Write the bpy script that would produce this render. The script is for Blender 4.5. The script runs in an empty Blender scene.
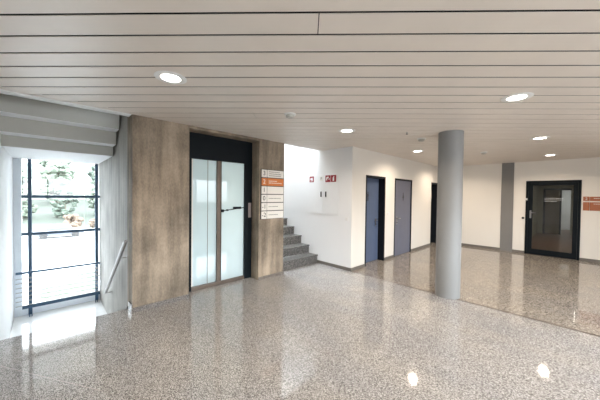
import bpy, bmesh, math, random
from mathutils import Vector, Matrix, noise
random.seed(7)
C = bpy.context.scene.collection
S = bpy.context.scene
PI = math.pi
H = 2.75

# ------------------------------------------------------------------ camera
yaw, pit, rol = math.radians(46.025), math.radians(-1.069), math.radians(0.716)
F = Vector((math.cos(yaw)*math.cos(pit), math.sin(yaw)*math.cos(pit), math.sin(pit)))
R0 = Vector((math.sin(yaw), -math.cos(yaw), 0)); U0 = R0.cross(F)
Rr = R0*math.cos(rol) + U0*math.sin(rol); Ur = -R0*math.sin(rol) + U0*math.cos(rol)
cd = bpy.data.cameras.new('camera'); cam = bpy.data.objects.new('camera', cd); C.objects.link(cam)
m = Matrix((Rr, Ur, -F)).transposed().to_4x4(); m.translation = Vector((0, 0, 1.668)); cam.matrix_world = m
cd.sensor_width = 36; cd.lens = 262.77/600*36; cd.clip_start = 0.02; cd.clip_end = 500
S.camera = cam

# ------------------------------------------------------------------ world, light, exposure
w = bpy.data.worlds.new('world'); S.world = w; w.use_nodes = True
wn = w.node_tree; bg = wn.nodes['Background']
tc = wn.nodes.new('ShaderNodeTexCoord'); sp = wn.nodes.new('ShaderNodeSeparateXYZ'); cr = wn.nodes.new('ShaderNodeValToRGB')
wn.links.new(tc.outputs['Generated'], sp.inputs[0]); wn.links.new(sp.outputs['Z'], cr.inputs[0]); wn.links.new(cr.outputs[0], bg.inputs[0])
# overcast sky, brighter overhead than at the horizon
cr.color_ramp.elements[0].position = 0.50; cr.color_ramp.elements[0].color = (0.21, 0.22, 0.23, 1)
cr.color_ramp.elements[1].position = 0.60; cr.color_ramp.elements[1].color = (0.84, 0.93, 1.0, 1)
mp_ = wn.nodes.new('ShaderNodeMath'); mp_.operation = 'MULTIPLY_ADD'; mp_.inputs[1].default_value = 0.5; mp_.inputs[2].default_value = 0.5
wn.links.new(sp.outputs['Z'], mp_.inputs[0]); wn.links.new(mp_.outputs[0], cr.inputs[0])
bg.inputs[1].default_value = 26

S.view_settings.view_transform = 'Standard'; S.view_settings.look = 'None'
S.view_settings.exposure = 0.0; S.view_settings.gamma = 1; S.view_settings.use_curve_mapping = False

def area(name, loc, rot, sx, sy, power, col=(1, 1, 1), portal=False, disk=False, spread=None):
    l = bpy.data.lights.new(name, 'AREA'); l.energy = power; l.color = col
    l.shape = 'DISK' if disk else 'RECTANGLE'; l.size = sx
    if not disk: l.size_y = sy
    if portal: l.cycles.is_portal = True
    if spread: l.spread = spread
    o = bpy.data.objects.new(name, l); o.location = loc; o.rotation_euler = rot; C.objects.link(o); return o
# daylight entering by the stair window, the skylight over the stairs and an added fill opening behind the viewer
area('window_portal', (0.2, 7.42, 0.8), (-PI/2, 0, 0), 1.3, 3.2, 1, portal=True)
area('skylight_daylight', (4.2, 6.3, 5.75), (0, 0, 0), 1.1, 3.4, 130, (0.80, 0.90, 1.0))
area('lift_shaft_backlight', (2.35, 6.1, 1.5), (PI/2, 0, 0), 1.1, 2.4, 185, (0.80, 0.93, 1.0))  # area light added inside the closed shaft to backlight the frosted glass
area('fill_opening_portal', (2.5, -3.22, 1.8), (PI/2, 0, 0), 8.2, 1.0, 1, portal=True)  # guides sky fill through the added opening in the unseen wall

# ------------------------------------------------------------------ materials
def newmat(name):
    m = bpy.data.materials.new(name); m.use_nodes = True
    return m, m.node_tree, m.node_tree.nodes['Principled BSDF']
def flat(name, col, rough=0.5, metal=0.0, var=0.0, scale=6, spec=0.5, bump=0.0):
    m, t, b = newmat(name)
    b.inputs['Roughness'].default_value = rough; b.inputs['Metallic'].default_value = metal
    b.inputs['Specular IOR Level'].default_value = spec
    co = t.nodes.new('ShaderNodeTexCoord'); n = t.nodes.new('ShaderNodeTexNoise')
    n.inputs['Scale'].default_value = scale; n.inputs['Detail'].default_value = 4
    t.links.new(co.outputs['Object'], n.inputs['Vector'])
    r = t.nodes.new('ShaderNodeValToRGB')
    e = r.color_ramp.elements; e[0].position = 0.3; e[1].position = 0.7
    e[0].color = tuple(max(0, c*(1-var)) for c in col)+(1,); e[1].color = tuple(min(1, c*(1+var)) for c in col)+(1,)
    t.links.new(n.outputs['Fac'], r.inputs[0]); t.links.new(r.outputs[0], b.inputs['Base Color'])
    if bump:
        bp = t.nodes.new('ShaderNodeBump'); bp.inputs['Strength'].default_value = bump; bp.inputs['Distance'].default_value = 0.01
        t.links.new(n.outputs['Fac'], bp.inputs['Height']); t.links.new(bp.outputs[0], b.inputs['Normal'])
    return m
def granite(name, dark, mid, light, rough=0.1, scale=75, stretch=(1, 1, 1), rot=0.0, spec=0.5):
    m, t, b = newmat(name)
    co = t.nodes.new('ShaderNodeTexCoord'); mp = t.nodes.new('ShaderNodeMapping')
    mp.inputs['Scale'].default_value = stretch; mp.inputs['Rotation'].default_value = (0, 0, rot)
    t.links.new(co.outputs['Object'], mp.inputs[0])
    n = t.nodes.new('ShaderNodeTexNoise'); n.inputs['Scale'].default_value = scale; n.inputs['Detail'].default_value = 3; n.inputs['Roughness'].default_value = 0.6
    v = t.nodes.new('ShaderNodeTexVoronoi'); v.inputs['Scale'].default_value = scale*1.3
    n2 = t.nodes.new('ShaderNodeTexNoise'); n2.inputs['Scale'].default_value = 1.3; n2.inputs['Detail'].default_value = 2
    for q in (n, v, n2): t.links.new(mp.outputs[0], q.inputs['Vector'])
    sx = t.nodes.new('ShaderNodeSeparateColor'); t.links.new(v.outputs['Color'], sx.inputs[0])
    a = t.nodes.new('ShaderNodeMath'); a.operation = 'MULTIPLY_ADD'; a.inputs[1].default_value = 0.32
    t.links.new(sx.outputs[0], a.inputs[0]); 
    s2 = t.nodes.new('ShaderNodeMath'); s2.operation = 'SUBTRACT'; s2.inputs[1].default_value = 0.16
    t.links.new(n.outputs['Fac'], s2.inputs[0]); t.links.new(s2.outputs[0], a.inputs[2])
    r = t.nodes.new('ShaderNodeValToRGB'); e = r.color_ramp.elements
    e[0].position = 0.30; e[0].color = dark+(1,); e[1].position = 0.72; e[1].color = light+(1,)
    k = e.new(0.5); k.color = mid+(1,)
    t.links.new(a.outputs[0], r.inputs[0])
    r2 = t.nodes.new('ShaderNodeValToRGB'); e = r2.color_ramp.elements
    e[0].position = 0.35; e[0].color = (0.88, 0.88, 0.9, 1); e[1].position = 0.65; e[1].color = (1, 0.98, 0.95, 1)
    t.links.new(n2.outputs['Fac'], r2.inputs[0])
    mx = t.nodes.new('ShaderNodeMix'); mx.data_type = 'RGBA'; mx.blend_type = 'MULTIPLY'; mx.inputs[0].default_value = 1
    t.links.new(r.outputs[0], mx.inputs[6]); t.links.new(r2.outputs[0], mx.inputs[7]); t.links.new(mx.outputs[2], b.inputs['Base Color'])
    b.inputs['Roughness'].default_value = rough; b.inputs['Specular IOR Level'].default_value = spec
    return m
def concrete(name, c1, c2, c3):
    m, t, b = newmat(name)
    co = t.nodes.new('ShaderNodeTexCoord')
    def nz(scale, sc, det=5):
        mp = t.nodes.new('ShaderNodeMapping'); mp.inputs['Scale'].default_value = sc
        n = t.nodes.new('ShaderNodeTexNoise'); n.inputs['Scale'].default_value = scale; n.inputs['Detail'].default_value = det
        t.links.new(co.outputs['Object'], mp.inputs[0]); t.links.new(mp.outputs[0], n.inputs['Vector']); return n
    a = nz(9, (1, 1, 0.10)); c = nz(1.7, (1, 1, 0.9)); d = nz(60, (1, 1, 0.5))
    ad = t.nodes.new('ShaderNodeMath'); ad.operation = 'MULTIPLY_ADD'; ad.inputs[1].default_value = 0.42
    t.links.new(a.outputs['Fac'], ad.inputs[0])
    hh = t.nodes.new('ShaderNodeMath'); hh.operation = 'MULTIPLY'; hh.inputs[1].default_value = 0.58
    t.links.new(c.outputs['Fac'], hh.inputs[0]); t.links.new(hh.outputs[0], ad.inputs[2])
    a3 = t.nodes.new('ShaderNodeMath'); a3.operation = 'MULTIPLY_ADD'; a3.inputs[1].default_value = 0.18
    t.links.new(d.outputs['Fac'], a3.inputs[0]); 
    s = t.nodes.new('ShaderNodeMath'); s.operation = 'SUBTRACT'; s.inputs[1].default_value = 0.09
    t.links.new(ad.outputs[0], s.inputs[0]); t.links.new(s.outputs[0], a3.inputs[2])
    r = t.nodes.new('ShaderNodeValToRGB'); e = r.color_ramp.elements
    e[0].position = 0.34; e[0].color = c1+(1,); e[1].position = 0.66; e[1].color = c3+(1,); k = e.new(0.5); k.color = c2+(1,)
    t.links.new(a3.outputs[0], r.inputs[0]); t.links.new(r.outputs[0], b.inputs['Base Color'])
    b.inputs['Roughness'].default_value = 0.7
    bp = t.nodes.new('ShaderNodeBump'); bp.inputs['Strength'].default_value = 0.25; bp.inputs['Distance'].default_value = 0.004
    t.links.new(a3.outputs[0], bp.inputs['Height']); t.links.new(bp.outputs[0], b.inputs['Normal'])
    return m
def pane(name, tint=(1, 1, 1), refl=0.08):
    m = bpy.data.materials.new(name); m.use_nodes = True; t = m.node_tree; t.nodes.clear()
    o = t.nodes.new('ShaderNodeOutputMaterial'); mix = t.nodes.new('ShaderNodeMixShader')
    tr = t.nodes.new('ShaderNodeBsdfTransparent'); tr.inputs[0].default_value = tint+(1,)
    g = t.nodes.new('ShaderNodeBsdfGlossy'); g.inputs['Roughness'].default_value = 0.01
    lw = t.nodes.new('ShaderNodeLayerWeight'); lw.inputs[0].default_value = 0.35
    ma = t.nodes.new('ShaderNodeMath'); ma.operation = 'MULTIPLY_ADD'; ma.inputs[1].default_value = 0.5; ma.inputs[2].default_value = refl*0.5
    t.links.new(lw.outputs['Fresnel'], ma.inputs[0]); t.links.new(ma.outputs[0], mix.inputs[0])
    t.links.new(tr.outputs[0], mix.inputs[1]); t.links.new(g.outputs[0], mix.inputs[2]); t.links.new(mix.outputs[0], o.inputs[0])
    return m
def frosted(name, col):
    m = bpy.data.materials.new(name); m.use_nodes = True; t = m.node_tree; t.nodes.clear()
    o = t.nodes.new('ShaderNodeOutputMaterial')
    d = t.nodes.new('ShaderNodeBsdfDiffuse'); d.inputs[0].default_value = col+(1,)
    tl = t.nodes.new('ShaderNodeBsdfTranslucent'); tl.inputs[0].default_value = col+(1,)
    g = t.nodes.new('ShaderNodeBsdfGlossy'); g.inputs['Roughness'].default_value = 0.03
    a = t.nodes.new('ShaderNodeMixShader'); a.inputs[0].default_value = 0.6
    b = t.nodes.new('ShaderNodeMixShader'); b.inputs[0].default_value = 0.07
    t.links.new(d.outputs[0], a.inputs[1]); t.links.new(tl.outputs[0], a.inputs[2])
    t.links.new(a.outputs[0], b.inputs[1]); t.links.new(g.outputs[0], b.inputs[2]); t.links.new(b.outputs[0], o.inputs[0])
    return m
def emit(name, col, st):
    m, t, b = newmat(name); b.inputs['Base Color'].default_value = col+(1,)
    b.inputs['Emission Color'].default_value = col+(1,); b.inputs['Emission Strength'].default_value = st
    return m

M = {
 'paint': flat('wall_paint', (0.80, 0.77, 0.72), 0.6, var=0.015, scale=1.2),
 'paint_white': flat('white_paint', (0.84, 0.85, 0.86), 0.6, var=0.01, scale=1.2),
 'slat': flat('lacquered_slat', (0.72, 0.655, 0.59), 0.42, var=0.03, scale=3),
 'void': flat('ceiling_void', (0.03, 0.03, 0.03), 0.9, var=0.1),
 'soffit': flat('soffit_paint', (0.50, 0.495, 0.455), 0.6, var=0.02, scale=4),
 'floor': granite('polished_granite', (0.085, 0.08, 0.077), (0.305, 0.292, 0.282), (0.60, 0.585, 0.57), 0.06, 95, (1.7, 0.75, 1), math.radians(20), spec=0.6),
 'floor_back': granite('polished_granite_warm_reflections', (0.09, 0.078, 0.066), (0.26, 0.233, 0.205), (0.50, 0.465, 0.42), 0.05, 70, (1.3, 0.9, 1), math.radians(20), spec=0.8),  # same granite, warm reflections put into a browner, darker colour
 'daylit_stone': flat('daylit_polished_stone', (0.80, 0.80, 0.79), 0.12, var=0.03, scale=8),  # daylight glare on the down stair put into a near-white colour
 'joint': flat('dark_joint', (0.075, 0.055, 0.042), 0.4, var=0.4, scale=3),
 'stair': granite('dark_granite', (0.025, 0.025, 0.023), (0.11, 0.105, 0.098), (0.27, 0.26, 0.245), 0.35, 60),
 'skirt': granite('skirting_granite', (0.06, 0.055, 0.05), (0.17, 0.15, 0.135), (0.32, 0.29, 0.265), 0.3, 95),
 'skirt_grey': flat('grey_skirting', (0.16, 0.145, 0.13), 0.45, var=0.08, scale=20),
 'conc': concrete('board_marked_concrete', (0.10, 0.078, 0.057), (0.255, 0.205, 0.153), (0.45, 0.36, 0.27)),
 'conc_daylit': concrete('daylit_concrete', (0.23, 0.22, 0.20), (0.37, 0.355, 0.325), (0.52, 0.505, 0.47)),  # same concrete, cool daylight on the side face put into the colour
 'column': flat('grey_column_paint', (0.255, 0.258, 0.258), 0.5, var=0.02, scale=3),
 'pilaster': flat('grey_pilaster_paint', (0.21, 0.205, 0.20), 0.5, var=0.02, scale=3),
 'black': flat('black_lacquer', (0.006, 0.009, 0.012), 0.45, var=0.1, spec=0.12),
 'anth': flat('anthracite_metal', (0.010, 0.012, 0.016), 0.45, var=0.1, spec=0.15),
 'blue': flat('blue_door_laminate', (0.095, 0.13, 0.215), 0.4, var=0.04, scale=5),
 'bluegrey': flat('blue_grey_door_laminate', (0.135, 0.145, 0.20), 0.4, var=0.04, scale=5),
 'navy': flat('dark_blue_window_metal', (0.03, 0.075, 0.135), 0.4, var=0.08),
 'steel': flat('brushed_steel', (0.42, 0.41, 0.40), 0.3, 1.0, var=0.05, scale=30),
 'bronze': flat('bronze_metal', (0.13, 0.10, 0.08), 0.35, 0.6, var=0.08, scale=20),
 'plate': flat('pinkish_metal_plate', (0.42, 0.35, 0.33), 0.35, 0.5, var=0.04, scale=20),
 'frost': frosted('frosted_glass', (0.80, 0.905, 0.95)),
 'frost2': frosted('frosted_glass_fixed', (0.72, 0.83, 0.88)),
 'glass': pane('clear_glass'), 'doorglass': pane('door_glass', (0.75, 0.73, 0.68), 0.03),
 'sign': flat('sign_white', (0.80, 0.78, 0.74), 0.45, var=0.01),
 'orange': flat('sign_orange', (0.62, 0.20, 0.055), 0.45, var=0.02),
 'rust': flat('sign_rust_orange', (0.36, 0.12, 0.05), 0.45, var=0.02),
 'ink': flat('dark_ink', (0.03, 0.03, 0.035), 0.5, var=0.05), 'greyink': flat('grey_ink', (0.25, 0.24, 0.24), 0.5, var=0.05),
 'white': flat('white_plastic', (0.80, 0.80, 0.79), 0.4, var=0.01), 'red': flat('fire_sign_red', (0.28, 0.012, 0.025), 0.4, var=0.03),
 'cab': flat('cabinet_white', (0.85, 0.86, 0.87), 0.4, var=0.01),
 'led': emit('lamp_diffuser', (1.0, 0.93, 0.84), 14),
 'bluewhite': flat('pale_blue_lacquer', (0.80, 0.86, 0.92), 0.5, var=0.02),
 'grass': flat('grass', (0.019, 0.028, 0.013), 0.95, var=0.25, scale=2),
 'hill': flat('meadow', (0.022, 0.029, 0.020), 0.95, var=0.25, scale=0.15),
 'leaf': flat('pale_leaves', (0.075, 0.092, 0.068), 0.9, var=0.2, scale=1.3), 'leafd': flat('green_leaves', (0.058, 0.078, 0.060), 0.9, var=0.4, scale=1.3),
 'autumn': flat('orange_leaves', (0.095, 0.068, 0.048), 0.9, var=0.3, scale=3), 'bark': flat('bark', (0.13, 0.09, 0.06), 0.9, var=0.3, scale=8),
 'yard': flat('pale_paving', (0.22, 0.22, 0.22), 0.9, var=0.03, scale=1), 'rust_car': flat('red_car_paint', (0.10, 0.05, 0.05), 0.3, var=0.02),
 'grey_car': flat('grey_car_paint', (0.07, 0.08, 0.10), 0.3, var=0.02), 'tyre': flat('tyre_rubber', (0.02, 0.02, 0.02), 0.8, var=0.1),
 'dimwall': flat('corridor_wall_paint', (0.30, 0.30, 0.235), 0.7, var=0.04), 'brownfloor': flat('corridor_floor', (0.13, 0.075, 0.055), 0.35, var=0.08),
 'tan': flat('tan_panel', (0.16, 0.13, 0.085), 0.6, var=0.05),
}

# ------------------------------------------------------------------ helpers
ORG = {}
def box(bm, x0, x1, y0, y1, z0, z1, bev=0.0):
    x0, x1 = sorted((x0, x1)); y0, y1 = sorted((y0, y1)); z0, z1 = sorted((z0, z1))
    g = bmesh.ops.create_cube(bm, size=1)
    vs = g['verts']
    for v in vs: v.co = Vector(((x0+x1)/2+v.co.x*(x1-x0), (y0+y1)/2+v.co.y*(y1-y0), (z0+z1)/2+v.co.z*(z1-z0)))
    if bev:
        es = list({e for v in vs for e in v.link_edges})
        bmesh.ops.bevel(bm, geom=es, offset=bev, segments=2, affect='EDGES', profile=0.7)
def B(*a, bev=0.0):
    bm = bmesh.new(); box(bm, *a, bev=bev); return bm
def BB(boxes, bev=0.0):
    bm = bmesh.new()
    for b in boxes: box(bm, *b, bev=bev)
    return bm
def tube(bm, p0, p1, r, seg=16, r2=None):
    p0, p1 = Vector(p0), Vector(p1); d = p1-p0
    g = bmesh.ops.create_cone(bm, cap_ends=True, segments=seg, radius1=r, radius2=r if r2 is None else r2, depth=d.length)
    q = d.to_track_quat('Z', 'Y').to_matrix().to_4x4(); q.translation = (p0+p1)/2
    bmesh.ops.transform(bm, matrix=q, verts=g['verts'])
def T(p0, p1, r, seg=16, r2=None):
    bm = bmesh.new(); tube(bm, p0, p1, r, seg, r2); return bm
def ball(bm, c, r, sub=2, sc=(1, 1, 1)):
    g = bmesh.ops.create_icosphere(bm, subdivisions=sub, radius=r)
    for v in g['verts']: v.co = Vector((c[0]+v.co.x*sc[0], c[1]+v.co.y*sc[1], c[2]+v.co.z*sc[2]))
def lathe(prof, c, seg=40):
    bm = bmesh.new(); rings = []
    for r, z in prof:
        rings.append([bm.verts.new((c[0]+r*math.cos(2*PI*i/seg), c[1]+r*math.sin(2*PI*i/seg), c[2]+z)) for i in range(seg)])
    for a, b in zip(rings, rings[1:]):
        for i in range(seg): bm.faces.new((a[i], a[(i+1) % seg], b[(i+1) % seg], b[i]))
    if prof[0][0] > 1e-6: bm.faces.new(rings[0])
    if prof[-1][0] > 1e-6: bm.faces.new(rings[-1])
    bmesh.ops.remove_doubles(bm, verts=bm.verts, dist=1e-6)
    bmesh.ops.recalc_face_normals(bm, faces=bm.faces)
    return bm
def obj(name, bm, mat, parent=None, label=None, smooth=False):
    me = bpy.data.meshes.new(name)
    org = Vector((0, 0, 0))
    if parent is not None: org = ORG[parent.name]
    else:
        xs = [v.co for v in bm.verts]
        org = Vector(((min(v.x for v in xs)+max(v.x for v in xs))/2, (min(v.y for v in xs)+max(v.y for v in xs))/2, min(v.z for v in xs)))
    for v in bm.verts: v.co -= org
    bm.normal_update(); bm.to_mesh(me); bm.free()
    me.materials.append(M[mat])
    if smooth:
        me.polygons.foreach_set('use_smooth', [True]*len(me.polygons))
        me.set_sharp_from_angle(angle=math.radians(40))
    o = bpy.data.objects.new(name, me); C.objects.link(o)
    if parent is None: o.location = org
    else: o.parent = parent
    ORG[o.name] = org
    if label: o['label'] = label
    return o
def tag(o, label, cat, group=None):
    o['label'] = label; o['category'] = cat
    if group: o['group'] = group
    return o
def thing(name, loc, label, cat, group=None):
    o = bpy.data.objects.new(name, None); C.objects.link(o); o.location = loc; o.empty_display_size = 0.1
    ORG[o.name] = Vector(loc); return tag(o, label, cat, group)
def struct(name, bm, mat, parent=None, label=None):
    o = obj(name, bm, mat, parent, label)
    if parent is None: o['kind'] = 'structure'
    return o
def sempty(name, loc):
    o = bpy.data.objects.new(name, None); C.objects.link(o); o.location = loc; o['kind'] = 'structure'; ORG[o.name] = Vector(loc); return o
def dup(root, loc, label=None):
    r = root.copy(); C.objects.link(r); r.location = loc
    if label: r['label'] = label
    for ch in list(root.children):
        c = ch.copy(); C.objects.link(c); c.parent = r
        for g in list(ch.children):
            d = g.copy(); C.objects.link(d); d.parent = c
    return r
def wallbm(axis, c0, c1, a0, a1, z0, z1, holes):
    """wall slab between planes c0,c1 of the axis, spanning a0..a1, z0..z1, with rectangular holes (a0,a1,z0,z1)"""
    As = sorted({a0, a1, *[h[0] for h in holes], *[h[1] for h in holes]}); Zs = sorted({z0, z1, *[h[2] for h in holes], *[h[3] for h in holes]})
    bm = bmesh.new()
    As = [a for a in As if a0 <= a <= a1]; Zs = [z for z in Zs if z0 <= z <= z1]
    for i in range(len(As)-1):
        zs = None
        for j in range(len(Zs)-1):
            ca, cz = (As[i]+As[i+1])/2, (Zs[j]+Zs[j+1])/2
            solid = not any(h[0] < ca < h[1] and h[2] < cz < h[3] for h in holes)
            if solid:
                if zs is None: zs = Zs[j]
            if zs is not None and (not solid or j == len(Zs)-2):
                ze = Zs[j+1] if solid else Zs[j]
                if axis == 'x': box(bm, c0, c1, As[i], As[i+1], zs, ze)
                else: box(bm, As[i], As[i+1], c0, c1, zs, ze)
                zs = None
    return bm
def text_bm(s, size, depth=0.0008):
    cu = bpy.data.curves.new('t', 'FONT'); cu.body = s; cu.size = size; cu.extrude = depth; cu.align_x = 'CENTER'; cu.align_y = 'CENTER'
    o = bpy.data.objects.new('t', cu); C.objects.link(o)
    me = bpy.data.meshes.new_from_object(o); bpy.data.objects.remove(o); bpy.data.curves.remove(cu)
    bm = bmesh.new(); bm.from_mesh(me); bpy.data.meshes.remove(me); return bm
def place(bm, loc, facing):
    """stand an x-right/y-up flat drawing on a wall: facing '-y' or '-x'"""
    if facing == '-y': mt = Matrix(((1, 0, 0), (0, 0, -1), (0, 1, 0))).to_4x4()
    else: mt = Matrix(((0, 0, -1), (-1, 0, 0), (0, 1, 0))).to_4x4()
    mt.translation = Vector(loc); bmesh.ops.transform(bm, matrix=mt, verts=bm.verts); return bm
def poly2d(pts_list, depth=0.0012):
    bm = bmesh.new()
    for pts in pts_list:
        f = bm.faces.new([bm.verts.new((x, y, 0)) for x, y in pts])
        r = bmesh.ops.extrude_face_region(bm, geom=[f])
        for v in r['geom']:
            if isinstance(v, bmesh.types.BMVert): v.co.z += depth
    bmesh.ops.recalc_face_normals(bm, faces=bm.faces)
    return bm
def circ(cx, cy, r, n=14): return [(cx+r*math.cos(2*PI*i/n), cy+r*math.sin(2*PI*i/n)) for i in range(n)]
def rc(x0, x1, y0, y1): return [(x0, y0), (x1, y0), (x1, y1), (x0, y1)]

# ------------------------------------------------------------------ setting: floor, ceiling, walls
YE = 4.226      # concrete lift wall plane
YC = 3.366      # corridor wall plane
XD = 4.827      # white wall beside the stairs
XB = 10.355     # back wall
XS = 0.855      # concrete side face of the down stair
YF = 4.41       # edge of the floor above the down stair
struct('floor_back', B(XD, XB, -3, YC+0.3, -0.22, 0), 'floor_back')
struct('floor', BB([(-3, XD, -3, YF, -0.22, 0), (XS, 1.9, YF, 4.6, -0.22, 0), (1.9, 3.0, YF, 6.2, -0.22, 0), (3.0, XD, YF, 4.8, -0.22, 0)]), 'floor')

def slat_ceiling():
    out = bmesh.new()
    th = math.radians(44.4); nx, ny = math.cos(th), math.sin(th); tx, ty = -ny, nx
    P6 = [(-3, -3), (XB, -3), (XB, YC), (XD, YC), (-3, YC), (XD, YE+0.03), (-3, YE+0.03)]
    pitch, off, gap = 0.2145, 1.580, 0.022
    for k in range(-30, 60):
        a, b = off+k*pitch+gap/2, off+(k+1)*pitch-gap/2
        bm = bmesh.new(); pv = [bm.verts.new((x, y, H)) for x, y in P6]; bm.faces.new(pv[:5]); bm.faces.new((pv[4], pv[3], pv[5], pv[6]))
        bmesh.ops.bisect_plane(bm, geom=bm.verts[:]+bm.edges[:]+bm.faces[:], plane_co=(nx*a, ny*a, 0), plane_no=(nx, ny, 0), clear_inner=True)
        bmesh.ops.bisect_plane(bm, geom=bm.verts[:]+bm.edges[:]+bm.faces[:], plane_co=(nx*b, ny*b, 0), plane_no=(nx, ny, 0), clear_outer=True)
        if not bm.faces: bm.free(); continue
        # butt joints between lengths of slat
        cuts = [-0.055 + (0 if k == 0 else random.uniform(0.6, 3.4)*(1 if k % 2 else -1))] if k >= -2 else []
        for c in cuts if k in (0, 9) else []:
            r = bmesh.ops.bisect_plane(bm, geom=bm.verts[:]+bm.edges[:]+bm.faces[:], plane_co=(tx*c, ty*c, 0), plane_no=(tx, ty, 0))
            es = [g for g in r['geom_cut'] if isinstance(g, bmesh.types.BMEdge)]
            bmesh.ops.split_edges(bm, edges=es)
            for v in bm.verts:
                d = v.co.x*tx+v.co.y*ty-c
                if abs(d) < 1e-4:
                    side = sum((f.calc_center_median().x*tx+f.calc_center_median().y*ty-c) for f in v.link_faces)
                    v.co += Vector((tx, ty, 0))*(0.003 if side > 0 else -0.003)
        r = bmesh.ops.extrude_face_region(bm, geom=bm.faces[:])
        for v in r['geom']:
            if isinstance(v, bmesh.types.BMVert): v.co.z += 0.005
        bmesh.ops.recalc_face_normals(bm, faces=bm.faces)
        me = bpy.data.meshes.new('t'); bm.to_mesh(me); bm.free(); out.from_mesh(me); bpy.data.meshes.remove(me)
    return out
ceil = struct('ceiling', slat_ceiling(), 'slat')
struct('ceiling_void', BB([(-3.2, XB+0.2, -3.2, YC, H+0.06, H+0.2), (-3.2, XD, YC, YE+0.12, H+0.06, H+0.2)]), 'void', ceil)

# lift wall, with the recess
struct('wall_lift', wallbm('y', YE, YE+0.31, XS, 3.60, 0.0, H+0.2, [(1.63, 2.97, -1, 2.705)]), 'conc')
struct('wall_stair_side', BB([(XS, XS+0.2, YE+0.31, 7.6, -2.2, 5.8), (XS, XS+0.2, YF, YE+0.31, -2.2, 0)]), 'conc_daylit')
struct('wall_shaft', BB([(3.40, 3.60, YE+0.31, 8.4, 0, 5.8), (1.055, 3.40, 6.2, 6.35, 0, 5.8), (1.055, 1.2, YE+0.31, 6.2, 0, 2.9)]), 'conc')
struct('wall_stairs', BB([(XD, XD+0.15, YC, 8.4, 0, 5.8)]), 'paint_white')
struct('wall_stairs_end', BB([(3.60, XD, 8.25, 8.4, 0, 5.8)]), 'paint_white')
D1, D2, D3 = (5.385, 6.31), (6.83, 7.93), (9.49, 10.16)
struct('wall_corridor', wallbm('y', YC, YC+0.3, XD+0.15, XB, 0, H+0.2, [(D1[0], D1[1], -1, 2.16), (D2[0], D2[1], -1, 2.16), (D3[0], D3[1], -1, 2.16)]), 'paint')
struct('wall_corridor_front', BB([(XD, XD+0.15, YC-0.004, YC, 0, H)]), 'paint')
struct('wall_right', wallbm('x', XB, XB+0.2, -3, YC+0.3, 0, H+0.2, [(-0.165, 0.97, -1, 2.172)]), 'paint')
struct('wall_left', BB([(-0.60, -0.45, YF, 7.6, -2.2, 3.6), (-3.0, -0.6, YF, YF+0.15, 0, H+0.2)]), 'paint_white')
struct('wall_behind_viewer', wallbm('y', -3.2, -3.0, -3, XB, 0, H+0.2, [(-1.6, 6.6, 1.3, 2.3)]), 'paint')  # unseen wall, its high opening added to let in sky fill
struct('wall_west', B(-3.2, -3.0, -3, YF, 0, H+0.2), 'paint_white')
struct('window_fill', BB([(-1.6+i*1.64-0.03, -1.6+i*1.64+0.03, -3.15, -3.05, 1.3, 2.3) for i in range(6)]), 'navy')  # frame bars of the added fill opening, out of view

# skirtings
struct('baseboard_lift', BB([(XS-0.004, 1.63, YE-0.014, YE, 0, 0.065), (2.97, 3.60, YE-0.014, YE, 0, 0.05), (XS-0.014, XS, YE-0.014, YF, 0, 0.11)]), 'skirt')
struct('baseboard_stairs', BB([(XD-0.012, XD, YC-0.012, 4.35, 0, 0.07)]), 'skirt_grey')
struct('baseboard_corridor', BB([(XD, D1[0], YC-0.014, YC-0.0045, 0, 0.07), (D1[1], D2[0], YC-0.012, YC, 0, 0.07), (D2[1], D3[0], YC-0.012, YC, 0, 0.07), (D3[1], XB, YC-0.012, YC, 0, 0.07)]), 'skirt_grey')
struct('baseboard_right', BB([(XB-0.012, XB, 0.97, YC-0.012, 0, 0.075), (XB-0.012, XB, -3, -0.165, 0, 0.075)]), 'skirt_grey')
# expansion joint in the floor and tile joints
struct('trim_1', BB([(XD-0.022, XD+0.012, -3, YC-0.014, 0, 0.0015)]), 'joint')
def strip(pts, wd):
    bm = bmesh.new()
    a, b = Vector(pts[0]), Vector(pts[1]); n = (b-a).normalized(); n = Vector((-n.y, n.x))*wd/2
    f = bm.faces.new([bm.verts.new((p.x, p.y, 0.0)) for p in (a-n, b-n, b+n, a+n)])
    r = bmesh.ops.extrude_face_region(bm, geom=[f])
    for v in r['geom']:
        if isinstance(v, bmesh.types.BMVert): v.co.z += 0.0008
    bmesh.ops.recalc_face_normals(bm, faces=bm.faces)
    return bm
struct('trim_2', strip([(-0.40, 3.88), (0.33, 2.71)], 0.004), 'plate')
struct('trim_3', strip([(-0.14, 4.12), (0.10, 3.69)], 0.003), 'plate')
struct('trim_4', strip([(0.68, 4.405), (0.50, 3.0)], 0.006), 'skirt_grey')
# ceiling edge over the down stair
struct('trim_5', BB([(-3, XS-0.015, YE, YE+0.14, H-0.012, H+0.0), (-3, XS-0.015, YE+0.12, YE+0.14, H-0.012, 3.10)]), 'white')
struct('trim_6', BB([(3.60, XD, YE, YE+0.03, H-0.01, H+0.3)]), 'white')
# pilaster on the back wall
struct('trim_7', BB([(XB-0.015, XB, 1.26, 1.565, 0, H)]), 'pilaster')

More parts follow.
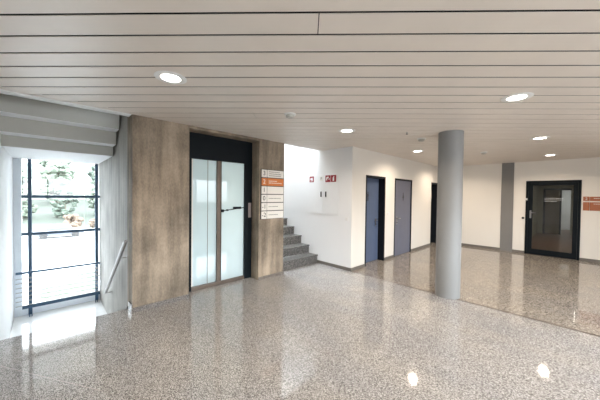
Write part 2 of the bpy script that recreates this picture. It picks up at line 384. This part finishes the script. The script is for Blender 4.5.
# stepped soffit of the upper flight above the down stair, one mesh
def soffit():
    bm = bmesh.new()
    pr = [(4.95, 3.1), (4.95, 2.665), (5.22, 2.665), (5.22, 2.46), (5.50, 2.46), (5.50, 2.30), (7.5, 2.30), (7.5, 3.1)]
    x0, x1 = -0.45, XS-0.03
    a = [bm.verts.new((x0, y, z)) for y, z in pr]; b = [bm.verts.new((x1, y, z)) for y, z in pr]
    n = len(pr)
    for i in range(n): bm.faces.new((a[i], a[(i+1) % n], b[(i+1) % n], b[i]))
    bm.faces.new(a); bm.faces.new(b[::-1]); bmesh.ops.recalc_face_normals(bm, faces=bm.faces)
    bmesh.ops.bevel(bm, geom=[e for e in bm.edges if abs(e.verts[0].co.y-e.verts[1].co.y) < 1e-5 and abs(e.verts[0].co.z-e.verts[1].co.z) < 1e-5], offset=0.005, segments=2, affect='EDGES')
    return bm
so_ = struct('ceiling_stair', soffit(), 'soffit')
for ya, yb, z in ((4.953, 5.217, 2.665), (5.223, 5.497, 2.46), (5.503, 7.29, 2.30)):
    struct('bounce_light_strip', B(-0.448, XS-0.032, ya, yb, z-0.004, z-0.0005), 'paint_white', so_, 'step underside with bounce light put into its white colour')  # bounce light on the undersides put in as white strips
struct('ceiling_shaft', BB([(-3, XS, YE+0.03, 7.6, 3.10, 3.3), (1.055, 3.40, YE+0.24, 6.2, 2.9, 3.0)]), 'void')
struct('ceiling_upper', BB([(3.4, XD+0.15, YE, 4.55, 5.8, 5.9), (3.4, XD+0.15, 8.0, 8.4, 5.8, 5.9), (3.4, 3.62, 4.55, 8.0, 5.8, 5.9), (3.60, XD, YE, YE+0.03, 3.05, 5.8)]), 'paint_white')

# ------------------------------------------------------------------ column
c = obj('column', lathe([(0.187, 0), (0.187, H)], (4.895, 1.44, 0), 64), 'column', smooth=True)
tag(c, 'round grey painted column standing in the middle of the hall', 'column')

# ------------------------------------------------------------------ stairs
st = thing('staircase', (4.2, 4.35, 0), 'dark granite stairs going up between the concrete pillar and the white wall', 'stairs')
rise, go = 0.205, 0.288
for i in range(10):
    y = 4.35+i*go
    bm = BB([(3.605, XD-0.003, y+0.012, y+go+0.012, i*rise if i else 0.0, (i+1)*rise-0.03)])
    s_ = obj('step', bm, 'stair', st)
    obj('tread', B(3.605, XD-0.003, y-0.012, y+go+0.01, (i+1)*rise-0.03, (i+1)*rise, bev=0.004), 'stair', s_)
ds = thing('staircase', (0.2, 4.41, -0.95), 'stairs with painted-on white daylight going down towards the tall window', 'stairs')
for i in range(3):
    y = YF+i*0.26
    obj('step', B(-0.448, XS-0.002, y+0.002, y+0.26, -(i+2)*0.18, -(i+1)*0.18, bev=0.004), 'daylit_stone', ds)
obj('landing', B(-0.448, XS-0.002, YF+3*0.26+0.002, 7.298, -0.95, -0.72), 'daylit_stone', ds)

# handrail on the concrete side wall
hr = thing('handrail', (0.855, 4.3, 0.9), 'slanted stainless steel handrail on the concrete wall of the down stair', 'handrail')
a, b = Vector((0.775, 4.24, 1.0)), Vector((0.775, 5.93, -0.17))
bm = bmesh.new(); tube(bm, a, b, 0.025, 20); ball(bm, a, 0.025); ball(bm, b, 0.025)
obj('rail', bm, 'steel', hr, smooth=True)
for f_ in (0.2, 0.93):
    q = a.lerp(b, f_)
    bm = bmesh.new(); tube(bm, q+Vector((0, 0, -0.018)), q+Vector((0, 0, -0.055)), 0.007); tube(bm, q+Vector((-0.004, 0, -0.055)), (XS, q.y, q.z-0.055), 0.009)
    bk = obj('bracket', bm, 'steel', hr, smooth=True)
    obj('wall_flange', T((XS-0.006, q.y, q.z-0.055), (XS, q.y, q.z-0.055), 0.03, 20), 'steel', bk)

# ------------------------------------------------------------------ tall stair window (structure) and guard rail
wy0, wy1 = 7.28, 7.36
win = sempty('window_1', (0.2, 7.3, -0.7))
fr = [(-0.261, -0.207, wy0, wy1, -0.72, 2.30), (0.769, 0.822, wy0, wy1, -0.72, 2.30)]
for z0, z1 in ((1.548, 1.602), (0.822, 0.878), (-0.60, -0.535)): fr.append((-0.345, XS, wy0+0.01, wy1-0.01, z0, z1))
obj('window_frame', BB(fr, bev=0.003), 'navy', win)
obj('window_pane', B(-0.345, XS, wy0+0.035, wy0+0.041, -0.6, 2.3), 'glass', win)
struct('wall_window', BB([(-0.45, -0.345, 7.3, 7.45, -1.03, 2.3), (-0.345, XS, 7.30, 7.5, -1.03, -0.60)]), 'bluewhite')
g = thing('guard_rail', (0.2, 7.15, -0.72), 'steel guard rail with thin horizontal rods in front of the tall window', 'railing')
obj('top_rail', B(-0.42, 0.84, 7.13, 7.17, 0.115, 0.155, bev=0.006), 'navy', g)
for x in (-0.225, 0.775):
    ps = obj('post', BB([(x-0.022, x-0.010, 7.135, 7.165, -0.718, 0.115), (x+0.010, x+0.022, 7.135, 7.165, -0.718, 0.115)]), 'navy', g)
    for k in range(7):
        z = 0.03-k*0.085
        obj('spacer', B(x-0.010, x+0.010, 7.137, 7.163, z-0.012, z+0.012), 'steel', ps)
for k in range(7):
    z = 0.03-k*0.085
    obj('rod', T((-0.42, 7.125, z), (0.84, 7.125, z), 0.008, 10), 'steel', g, smooth=True)

# ------------------------------------------------------------------ lift
lf = thing('lift', (2.35, 4.5, 0), 'glass fronted lift with black header set in the concrete wall', 'lift')
YL = 4.50
obj('header', B(1.63, 2.97, YL-0.03, YL+0.08, 2.27, 2.705), 'black', lf)
obj('jamb', BB([(1.63, 1.77, YL-0.02, YL+0.08, 0, 2.27)]), 'black', lf)
ja = obj('jamb', BB([(2.80, 2.97, YL-0.03, YL+0.08, 0, 2.27)]), 'black', lf)
obj('sill', B(1.77, 2.80, YL-0.03, YL+0.08, 0.002, 0.065, bev=0.004), 'bronze', lf)
obj('fixed_panel', B(1.77, 2.24, YL+0.02, YL+0.032, 0.065, 2.27), 'frost2', lf)
obj('edge_strip', B(1.77, 1.80, YL+0.008, YL+0.02, 0.065, 2.27), 'sign', lf)
obj('glazing_bar', B(2.065, 2.073, YL+0.012, YL+0.02, 0.065, 2.27), 'greyink', lf)
obj('mullion', B(2.235, 2.305, YL-0.02, YL+0.06, 0.065, 2.27, bev=0.003), 'bronze', lf)
dr = obj('door_panel', B(2.325, 2.80, YL+0.0, YL+0.014, 0.065, 2.27), 'frost', lf)
obj('door_edge', B(2.305, 2.325, YL-0.004, YL+0.02, 0.065, 2.27), 'black', dr)
bm = bmesh.new(); tube(bm, (2.34, YL-0.03, 1.36), (2.79, YL-0.03, 1.41), 0.008, 10)
obj('pull_bar', bm, 'anth', dr)
obj('lock_case', BB([(2.56, 2.72, YL-0.045, YL-0.002, 1.385, 1.43)], bev=0.004), 'anth', dr)
for q in ((2.325, 2.36, YL-0.04, YL-0.002, 1.335, 1.385), (2.42, 2.45, YL-0.036, YL-0.002, 1.355, 1.385)): obj('bar_mount', BB([q], bev=0.003), 'anth', dr)
cp = obj('call_panel', B(2.885, 2.95, YL-0.038, YL-0.03, 1.21, 1.50, bev=0.002), 'plate', lf)
for z in (1.30, 1.38): obj('call_button', T((2.918, YL-0.038, z), (2.918, YL-0.043, z), 0.011, 20), 'steel', cp)

# ------------------------------------------------------------------ directory sign
sg = thing('directory_sign', (3.30, YE, 1.19), 'floor directory of white rows and one orange row on the concrete pillar', 'sign')
obj('backing', B(3.005, 3.585, YE-0.012, YE, 1.185, 2.17), 'ink', sg)
rows = [('3', 3), ('2', 2), ('1', 0), ('0', 1), ('-1', 1), ('-2', 1)]
rh = (2.17-1.185)/6
for i, (t_, nl) in enumerate(rows):
    z1 = 2.17-i*rh-0.010; z0 = z1-rh+0.016; zm = (z0+z1)/2
    mt = 'orange' if i == 1 else 'sign'
    nc = obj('number_cell', B(3.018, 3.143, YE-0.020, YE-0.012, z0, z1), mt, sg)
    obj('number', place(text_bm(t_, 0.125), (3.078, YE-0.021, zm), '-y'), 'sign' if i == 1 else 'ink', nc)
    rw = obj('text_row', B(3.155, 3.572, YE-0.020, YE-0.012, z0, z1), mt, sg)
    if nl:
        for k in range(nl):
            bm = bmesh.new(); zz = zm+(nl-1)*0.019-k*0.038
            L = {1: (0.30, 0.22, 0.22)[max(0, i-3)], 2: (0.20, 0.33)[k % 2], 3: (0.26, 0.31, 0.30)[k % 3]}[nl]
            x = 3.19
            random.seed(i*7+k)
            while x < 3.19+L:
                ww = random.uniform(0.012, 0.03); box(bm, x, x+ww, YE-0.0212, YE-0.020, zz-0.007, zz+0.007); x += ww+0.006
            obj('lettering', bm, 'sign' if i == 1 else 'greyink', rw)

# ------------------------------------------------------------------ fire hydrant cabinet and its signs on the white wall
fc = thing('wall_cabinet', (XD, 4.2, 1.215), 'flat white double door wall cabinet with two dark handles beside the stairs', 'cabinet')
obj('cabinet_frame', B(XD-0.007, XD, 3.70, 4.715, 1.205, 2.19, bev=0.003), 'cab', fc)
for y0, y1, yh, nm in ((4.203, 4.69, 4.25, 'l'), (3.725, 4.197, 4.10, 'r')):
    d_ = obj('cabinet_door', B(XD-0.012, XD-0.007, y0, y1, 1.23, 2.165, bev=0.002), 'cab', fc)
    obj('handle', B(XD-0.024, XD-0.012, yh-0.018, yh+0.018, 1.63, 1.76, bev=0.004), 'ink', d_, 'dark recessed grip handle')
XN = XD-0.012
s1 = obj('fire_sign', B(XN-0.002, XN, 4.50, 4.645, 1.995, 2.14), 'red'); tag(s1, 'small square red fire sign on the left door of the wall cabinet', 'sign')
obj('symbol', place(poly2d([circ(-0.015, 0.005, 0.035), rc(0.02, 0.04, -0.045, 0.045), rc(-0.04, 0.02, -0.052, -0.042)]), (XN-0.002, 4.572, 2.066), '-x'), 'white', s1)
s2 = obj('sticker', B(XN-0.0015, XN, 4.205, 4.30, 2.02, 2.125), 'sign'); tag(s2, 'small white sticker with a dark F between the red fire signs', 'sticker')
obj('letter', place(text_bm('F', 0.095), (XN-0.002, 4.252, 2.073), '-x'), 'navy', s2)
s3 = thing('fire_sign', (XN, 3.96, 1.985), 'wide red fire sign with two white symbols on the right cabinet door', 'sign')
for y0, y1, kind in ((3.965, 4.12, 0), (3.797, 3.955, 1)):
    pl_ = obj('sign_plate', B(XN-0.002, XN, y0, y1, 1.985, 2.145), 'red', s3)
    if kind == 0: sh = [[(-0.045, 0.045), (0.02, 0.05), (0.035, 0.03), (0.0, 0.02), (-0.02, -0.01), (-0.03, -0.045), (-0.055, -0.03)], rc(0.02, 0.05, -0.02, 0.01)]
    else: sh = [rc(-0.022, 0.022, -0.055, 0.02), [(-0.022, 0.022), (0.022, 0.022), (0.01, 0.038), (-0.01, 0.038)], rc(-0.006, 0.03, 0.04, 0.052)]
    obj('symbol', place(poly2d(sh), (XN-0.002, (y0+y1)/2, 2.065), '-x'), 'white', pl_)
sw = obj('light_switch', B(XD-0.01, XD, 3.455, 3.53, 1.11, 1.185, bev=0.002), 'white'); tag(sw, 'white light switch low on the white wall right of the cabinet', 'switch')
obj('rocker', B(XD-0.014, XD-0.01, 3.465, 3.52, 1.12, 1.175, bev=0.002), 'white', sw)
sw = obj('light_switch', B(6.46, 6.535, YC-0.01, YC, 1.17, 1.245, bev=0.002), 'white'); tag(sw, 'white light switch between the two blue toilet doors', 'switch')
obj('rocker', B(6.47, 6.525, YC-0.014, YC-0.01, 1.18, 1.235, bev=0.002), 'white', sw)

# ------------------------------------------------------------------ toilet doors
def lever(parent, x, y, z, dirx):
    h = obj('door_handle', B(x-0.022, x+0.022, y-0.008, y, z-0.16, z+0.05, bev=0.003), 'steel', parent)
    bm = bmesh.new(); tube(bm, (x, y-0.008, z), (x, y-0.055, z), 0.010); tube(bm, (x, y-0.05, z), (x+dirx*0.13, y-0.05, z), 0.010); ball(bm, (x, y-0.05, z), 0.012)
    obj('lever', bm, 'steel', h, smooth=True)
    obj('lock_cylinder', T((x, y-0.008, z-0.11), (x, y-0.014, z-0.11), 0.012), 'anth', h)
def man(): return poly2d([circ(0, 0.092, 0.021), rc(-0.034, 0.034, -0.005, 0.066), rc(-0.026, -0.003, -0.115, -0.005), rc(0.003, 0.026, -0.115, -0.005)])
def woman(): return poly2d([circ(0, 0.092, 0.021), [(-0.02, 0.066), (-0.046, -0.04), (0.046, -0.04), (0.02, 0.066)], rc(-0.02, -0.004, -0.115, -0.04), rc(0.004, 0.02, -0.115, -0.04)])
def tdoor(n, x0, x1, rec, mat, icon, ix, hx, hd):
    d = sempty('door_%d' % n, ((x0+x1)/2, YC, 0)); t = 0.045
    yf = YC-0.006; yb = YC+0.30
    obj('door_frame', BB([(x0, x0+t, yf, YC+rec+0.06, 0, 2.16), (x1-t, x1, yf, YC+rec+0.06, 0, 2.16), (x0+t, x1-t, yf, YC+rec+0.06, 2.16-t, 2.16)]), 'anth', d)
    l = obj('door_leaf', B(x0+t+0.003, x1-t-0.003, YC+rec, YC+rec+0.045, 0.008, 2.16-t-0.003, bev=0.002), mat, d)
    lever(l, hx, YC+rec, 1.05, hd)
    if icon: obj('pictogram', place(icon(), (ix, YC+rec, 1.66), '-y'), 'ink', l)
tdoor(1, D1[0], D1[1], 0.16, 'blue', man, 5.74, 6.13, -1)
tdoor(2, D2[0], D2[1], 0.012, 'bluegrey', woman, 7.38, 7.00, 1)
tdoor(3, D3[0], D3[1], 0.20, 'blue', None, 0, 9.62, 1)
struct('wall_behind_doors', BB([(XD+0.15, XB+0.2, YC+0.32, YC+0.36, 0, 2.5)]), 'void')

# ------------------------------------------------------------------ glazed door in the back wall
gd = sempty('door_4', (XB, 0.4, 0))
y0, y1, zt = -0.165, 0.97, 2.172
xf = XB-0.02
obj('door_frame', BB([(xf, XB+0.08, y0, y0+0.055, 0, zt), (xf, XB+0.08, y1-0.055, y1, 0, zt), (xf, XB+0.08, y0+0.055, y1-0.055, zt-0.055, zt)]), 'black', gd)
a0, a1 = y0+0.058, y1-0.058
lf_ = obj('door_leaf', BB([(xf-0.004, XB+0.05, a0, a0+0.09, 0.008, zt-0.058), (xf-0.004, XB+0.05, a1-0.1, a1, 0.008, zt-0.058),
    (xf-0.004, XB+0.05, a0+0.09, a1-0.1, 0.008, 0.165), (xf-0.004, XB+0.05, a0+0.09, a1-0.1, 2.035, zt-0.058)]), 'black', gd)
obj('door_pane', B(XB+0.010, XB+0.018, a0+0.09, a1-0.1, 0.165, 2.035), 'doorglass', lf_)
h = obj('door_handle', B(xf-0.012, xf-0.004, 0.835, 0.875, 1.07, 1.30, bev=0.002), 'steel', lf_)
bm = bmesh.new(); tube(bm, (xf-0.012, 0.855, 1.235), (xf-0.055, 0.855, 1.235), 0.010); tube(bm, (xf-0.052, 0.86, 1.235), (xf-0.052, 0.735, 1.235), 0.010)
obj('lever', bm, 'steel', h, smooth=True)
random.seed(3)
for k, L in enumerate((0.36, 0.40, 0.24)):
    z = 1.665-k*0.045; y = 0.56; bm = bmesh.new()
    while y > 0.56-L:
        ww = random.uniform(0.015, 0.035); box(bm, XB+0.008, XB+0.0095, y-ww, y, z-0.006, z+0.006); y -= ww+0.012
    obj('lettering', bm, 'white', lf_, 'small white lettering on the door pane')
r_ = obj('card_reader', T((XB, 1.025, 1.065), (XB-0.02, 1.025, 1.065), 0.032, 24), 'ink'); tag(r_, 'small round black reader on the wall left of the glazed door', 'card reader')
obj('reader_face', T((XB-0.02, 1.025, 1.065), (XB-0.023, 1.025, 1.065), 0.020, 20), 'anth', r_)
r_ = obj('door_tag', B(xf-0.009, xf-0.0005, 0.93, 0.968, 1.60, 1.66, bev=0.003), 'white'); tag(r_, 'small white contact box on the black frame of the glazed door', 'contact box')
# orange signs
for z0, z1, lab, nl in ((1.608, 1.722, 'narrow rust orange sign right of the glazed door, upper of the two', 1), (1.352, 1.575, 'taller rust orange sign right of the glazed door, lower of the two', 1)):
    s_ = thing('room_sign', (XB, -0.55, z0), lab, 'sign')
    ncl = obj('number_cell', B(XB-0.012, XB, -0.315, -0.20, z0, z1), 'rust', s_)
    if z0 > 1.5: obj('number', place(text_bm('2', 0.09), (XB-0.013, -0.26, (z0+z1)/2), '-x'), 'sign', ncl)
    tr_ = obj('text_panel', B(XB-0.012, XB, -0.95, -0.322, z0, z1), 'rust', s_)
    bm = bmesh.new(); y = -0.39; random.seed(5)
    while y > -0.7:
        ww = random.uniform(0.014, 0.03); box(bm, XB-0.0132, XB-0.012, y-ww, y, z1-0.052, z1-0.038); y -= ww+0.006
    obj('lettering', bm, 'sign', tr_)

# room beyond the glazed door
XE = 17.0
struct('floor_beyond', B(XB, XE+3, -1.6, 1.25, -0.1, 0.0), 'brownfloor')
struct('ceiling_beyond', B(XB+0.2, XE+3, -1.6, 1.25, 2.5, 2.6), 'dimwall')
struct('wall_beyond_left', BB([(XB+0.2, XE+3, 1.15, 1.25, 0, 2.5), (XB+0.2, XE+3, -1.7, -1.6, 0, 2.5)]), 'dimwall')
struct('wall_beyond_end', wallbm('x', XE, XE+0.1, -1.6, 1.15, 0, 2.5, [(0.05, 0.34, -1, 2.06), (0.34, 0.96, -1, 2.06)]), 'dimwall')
d5 = sempty('door_5', (XE, 0.65, 0))
obj('door_frame', BB([(XE-0.03, XE+0.06, 0.88, 0.96, 0, 2.10), (XE-0.03, XE+0.06, 0.34, 0.40, 0, 2.10), (XE-0.03, XE+0.06, 0.02, 0.96, 2.04, 2.12)]), 'black', d5)
obj('door_leaf', BB([(XE, XE+0.04, 0.40, 0.88, 0, 2.04)]), 'tan', d5)
struct('wall_beyond_far', B(XE+2.8, XE+3, -1.6, 1.15, 0, 2.5), 'paint_white')
area('corridor_fill', (13.2, -0.2, 2.48), (0, 0, 0), 1.2, 0.3, 50, (1.0, 0.93, 0.8))  # fill light added to brighten the corridor, no fixture there
area('far_room_fill', (XE+1.5, -0.6, 2.48), (0, 0, 0), 1.2, 0.8, 45, (0.82, 0.90, 1.0))  # fill light added under the ceiling to brighten the end opening

# ------------------------------------------------------------------ downlights
LAMPC = (1.0, 0.83, 0.65)
dl = thing('downlight', (0.84, 2.63, H), 'round recessed downlight nearest the stair window, left end of the front row', 'ceiling light', 'recessed downlights')
obj('trim_ring', lathe([(0.086, 0.0), (0.086, -0.006), (0.118, -0.012), (0.140, -0.004), (0.140, 0.0)], (0.84, 2.63, H)), 'white', dl, smooth=True)
obj('diffuser', lathe([(0.0001, -0.005), (0.086, -0.005), (0.086, 0.0), (0.0001, 0.0)], (0.84, 2.63, H)), 'led', dl)
def lamp_light(x, y, e):
    area('downlight_lamp', (x, y, H-0.015), (0, 0, 0), 0.15, 0, e*1.15, LAMPC, disk=True, spread=math.radians(150))
lamp_light(0.84, 2.63, 15)
for x, y, lab, e in ((3.60, 2.63, 'round recessed downlight in front of the pillar with the directory sign', 20),
        (6.36, 2.58, 'round recessed downlight just in front of the blue-grey toilet doors', 20),
        (9.10, 2.60, 'round recessed downlight hidden behind the grey column', 20),
        (3.65, 0.44, 'largest round recessed downlight, upper right of the photo', 20),
        (6.40, 0.43, 'round recessed downlight second along the right row, beyond the largest one', 20),
        (9.09, 0.41, 'round recessed downlight closest to the glazed door', 20),
        (0.9, 0.43, 'round recessed downlight over the viewer', 15), (0.9, -1.8, 'round recessed downlight behind the viewer, left end', 15),
        (3.65, -1.8, 'round recessed downlight behind the viewer, middle', 15), (6.4, -1.8, 'round recessed downlight behind the viewer, right end', 15)):
    dup(dl, (x, y, H), lab); lamp_light(x, y, e)

def detector(x, y, lab, r=0.065):
    t = thing('smoke_detector', (x, y, H), lab, 'smoke detector')
    obj('base', lathe([(r, 0), (r, -0.012), (r*0.9, -0.016)], (x, y, H), 28), 'white', t, smooth=True)
    obj('sensor_head', lathe([(r*0.66, -0.016), (r*0.66, -0.040), (r*0.5, -0.054), (0.0001, -0.056)], (x, y, H), 28), 'soffit', t, smooth=True)
detector(2.347, 2.645, 'white smoke detector on the ceiling between two downlights near the lift', 0.078)
detector(5.03, 1.976, 'smoke detector on the ceiling left of the column', 0.08)
detector(7.51, 1.488, 'smoke detector on the ceiling right of the column', 0.075)
t = thing('sprinkler', (4.362, 1.953, H), 'tiny sprinkler head on the ceiling left of the column', 'sprinkler')
obj('pipe', T((4.362, 1.953, H), (4.362, 1.953, H-0.035), 0.009, 12), 'steel', t)
obj('deflector', T((4.362, 1.953, H-0.035), (4.362, 1.953, H-0.039), 0.018, 16), 'anth', t)

# ------------------------------------------------------------------ outside, seen through the window
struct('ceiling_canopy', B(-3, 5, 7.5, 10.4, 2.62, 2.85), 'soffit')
struct('ground_outside', B(-60, 60, 8.2, 45, -3.5, -3.2), 'yard')
gz = obj('lawn', lathe([(3.2, 0), (3.0, 0.06), (0.0001, 0.08)], (2.9, 17.5, -3.2), 28), 'grass'); tag(gz, 'round patch of grass below the window outside', 'lawn')
def hill():
    bm = bmesh.new(); nx_, ny_ = 30, 16; g_ = []
    for j in range(ny_+1):
        y = 45+j*6; r = []
        for i in range(nx_+1):
            x = -60+i*4; z = -3.3+max(0, (y-48))*0.17+noise.noise(Vector((x*0.05, y*0.05, 0)))*1.2*(j > 0)
            r.append(bm.verts.new((x, y, z)))
        g_.append(r)
    for j in range(ny_):
        for i in range(nx_): bm.faces.new((g_[j][i], g_[j][i+1], g_[j+1][i+1], g_[j+1][i]))
    return bm
struct('hillside', hill(), 'hill')
def crown(x, y, z, r, h, seed, n=90):
    bm = bmesh.new(); rd = random.Random(seed)
    for k in range(n):
        a = rd.uniform(0, 2*PI); u = rd.uniform(-1, 1); q = rd.uniform(0.45, 1.0)*math.sqrt(1-u*u*0.8)
        ball(bm, (x+math.cos(a)*q*r*0.85, y+math.sin(a)*q*r*0.85, z+u*h*0.8), r*rd.uniform(0.16, 0.30), 1 if n > 60 else 2, (1, 1, 0.85))
    for v in bm.verts:
        v.co += noise.noise_vector(v.co*(7/r)+Vector((seed, 0, 0)))*r*0.16
    return bm
rd = random.Random(11); k = 0
ordn = ('first', 'second', 'third', 'fourth', 'fifth', 'sixth')
TR = [(-2.6+q*4.6+rd.uniform(-0.3, 0.3), 54+rd.uniform(-1.0, 1.0), 4.6+rd.uniform(-0.3, 0.5), 'green tree outside in the nearest row of trees, %s from the left' % ordn[q]) for q in range(4)]
TR += [(-4.6+q*6.4+rd.uniform(-0.4, 0.4), 65+rd.uniform(-1, 1), 7.0+rd.uniform(-0.5, 0.5), 'tall tree outside in the middle row of trees, %s from the left' % ordn[q]) for q in range(4)]
TR += [(-6.0+q*8.0+rd.uniform(-0.4, 0.4), 80+rd.uniform(-1, 1), 8.6+rd.uniform(-0.6, 0.6), 'distant tree outside in the farthest row of trees, %s from the left' % ordn[q]) for q in range(4)]
for (x, y, h, lab) in TR:
    z = -3.3+(y-48)*0.17-0.3
    t = thing('tree', (x, y, z), lab, 'tree', 'trees on the hillside outside'); k += 1
    obj('trunk', T((x, y, z), (x, y, z+h*0.5), 0.22, 10, 0.12), 'bark', t)
    obj('crown', crown(x, y, z+h*0.56, h*0.36, h*0.52, k*3.1), 'leafd' if k % 3 == 2 else 'leaf', t, smooth=False)
for i, (x, y, r, lab) in enumerate(((2.3, 43.5, 1.35, 'orange leaved bush outside, leftmost in the window view'), (4.7, 44, 0.9, 'low orange bush outside, second from the left'),
    (6.3, 43.2, 1.3, 'orange leaved bush outside near the middle of the view'), (8.2, 44.3, 0.9, 'low orange bush outside, rightmost in the window view'))):
    t = thing('bush', (x, y, -3.2), lab, 'bush', 'orange bushes outside')
    obj('stem', T((x, y, -3.2), (x, y, -2.6), 0.06, 8), 'bark', t)
    obj('foliage', crown(x, y, -3.2+r*0.85, r*0.8, r*0.8, 40+i, 60), 'autumn', t)
def car(x, y, mat, lab):
    t = thing('car', (x, y, -3.2), lab, 'car', 'cars parked outside')
    bm = B(x-2.0, x+2.0, y-0.85, y+0.85, -2.95, -2.35, bev=0.15); obj('body', bm, mat, t)
    bm = bmesh.new(); box(bm, x-1.2, x+1.1, y-0.75, y+0.75, -2.4, -1.85, bev=0.12)
    for v in bm.verts:
        if v.co.z > -2.1: v.co.x = x+(v.co.x-x)*0.75
    obj('cabin', bm, 'grey_car', t)
    for dx in (-1.25, 1.25):
        for dy in (-0.86, 0.66): obj('wheel', T((x+dx, y+dy, -2.88), (x+dx, y+dy+0.2, -2.88), 0.32, 18), 'tyre', t)
car(1.0, 38.5, 'grey_car', 'grey car parked outside at the left of the window view'); car(7.0, 39.5, 'rust_car', 'red car parked outside towards the right of the window view')
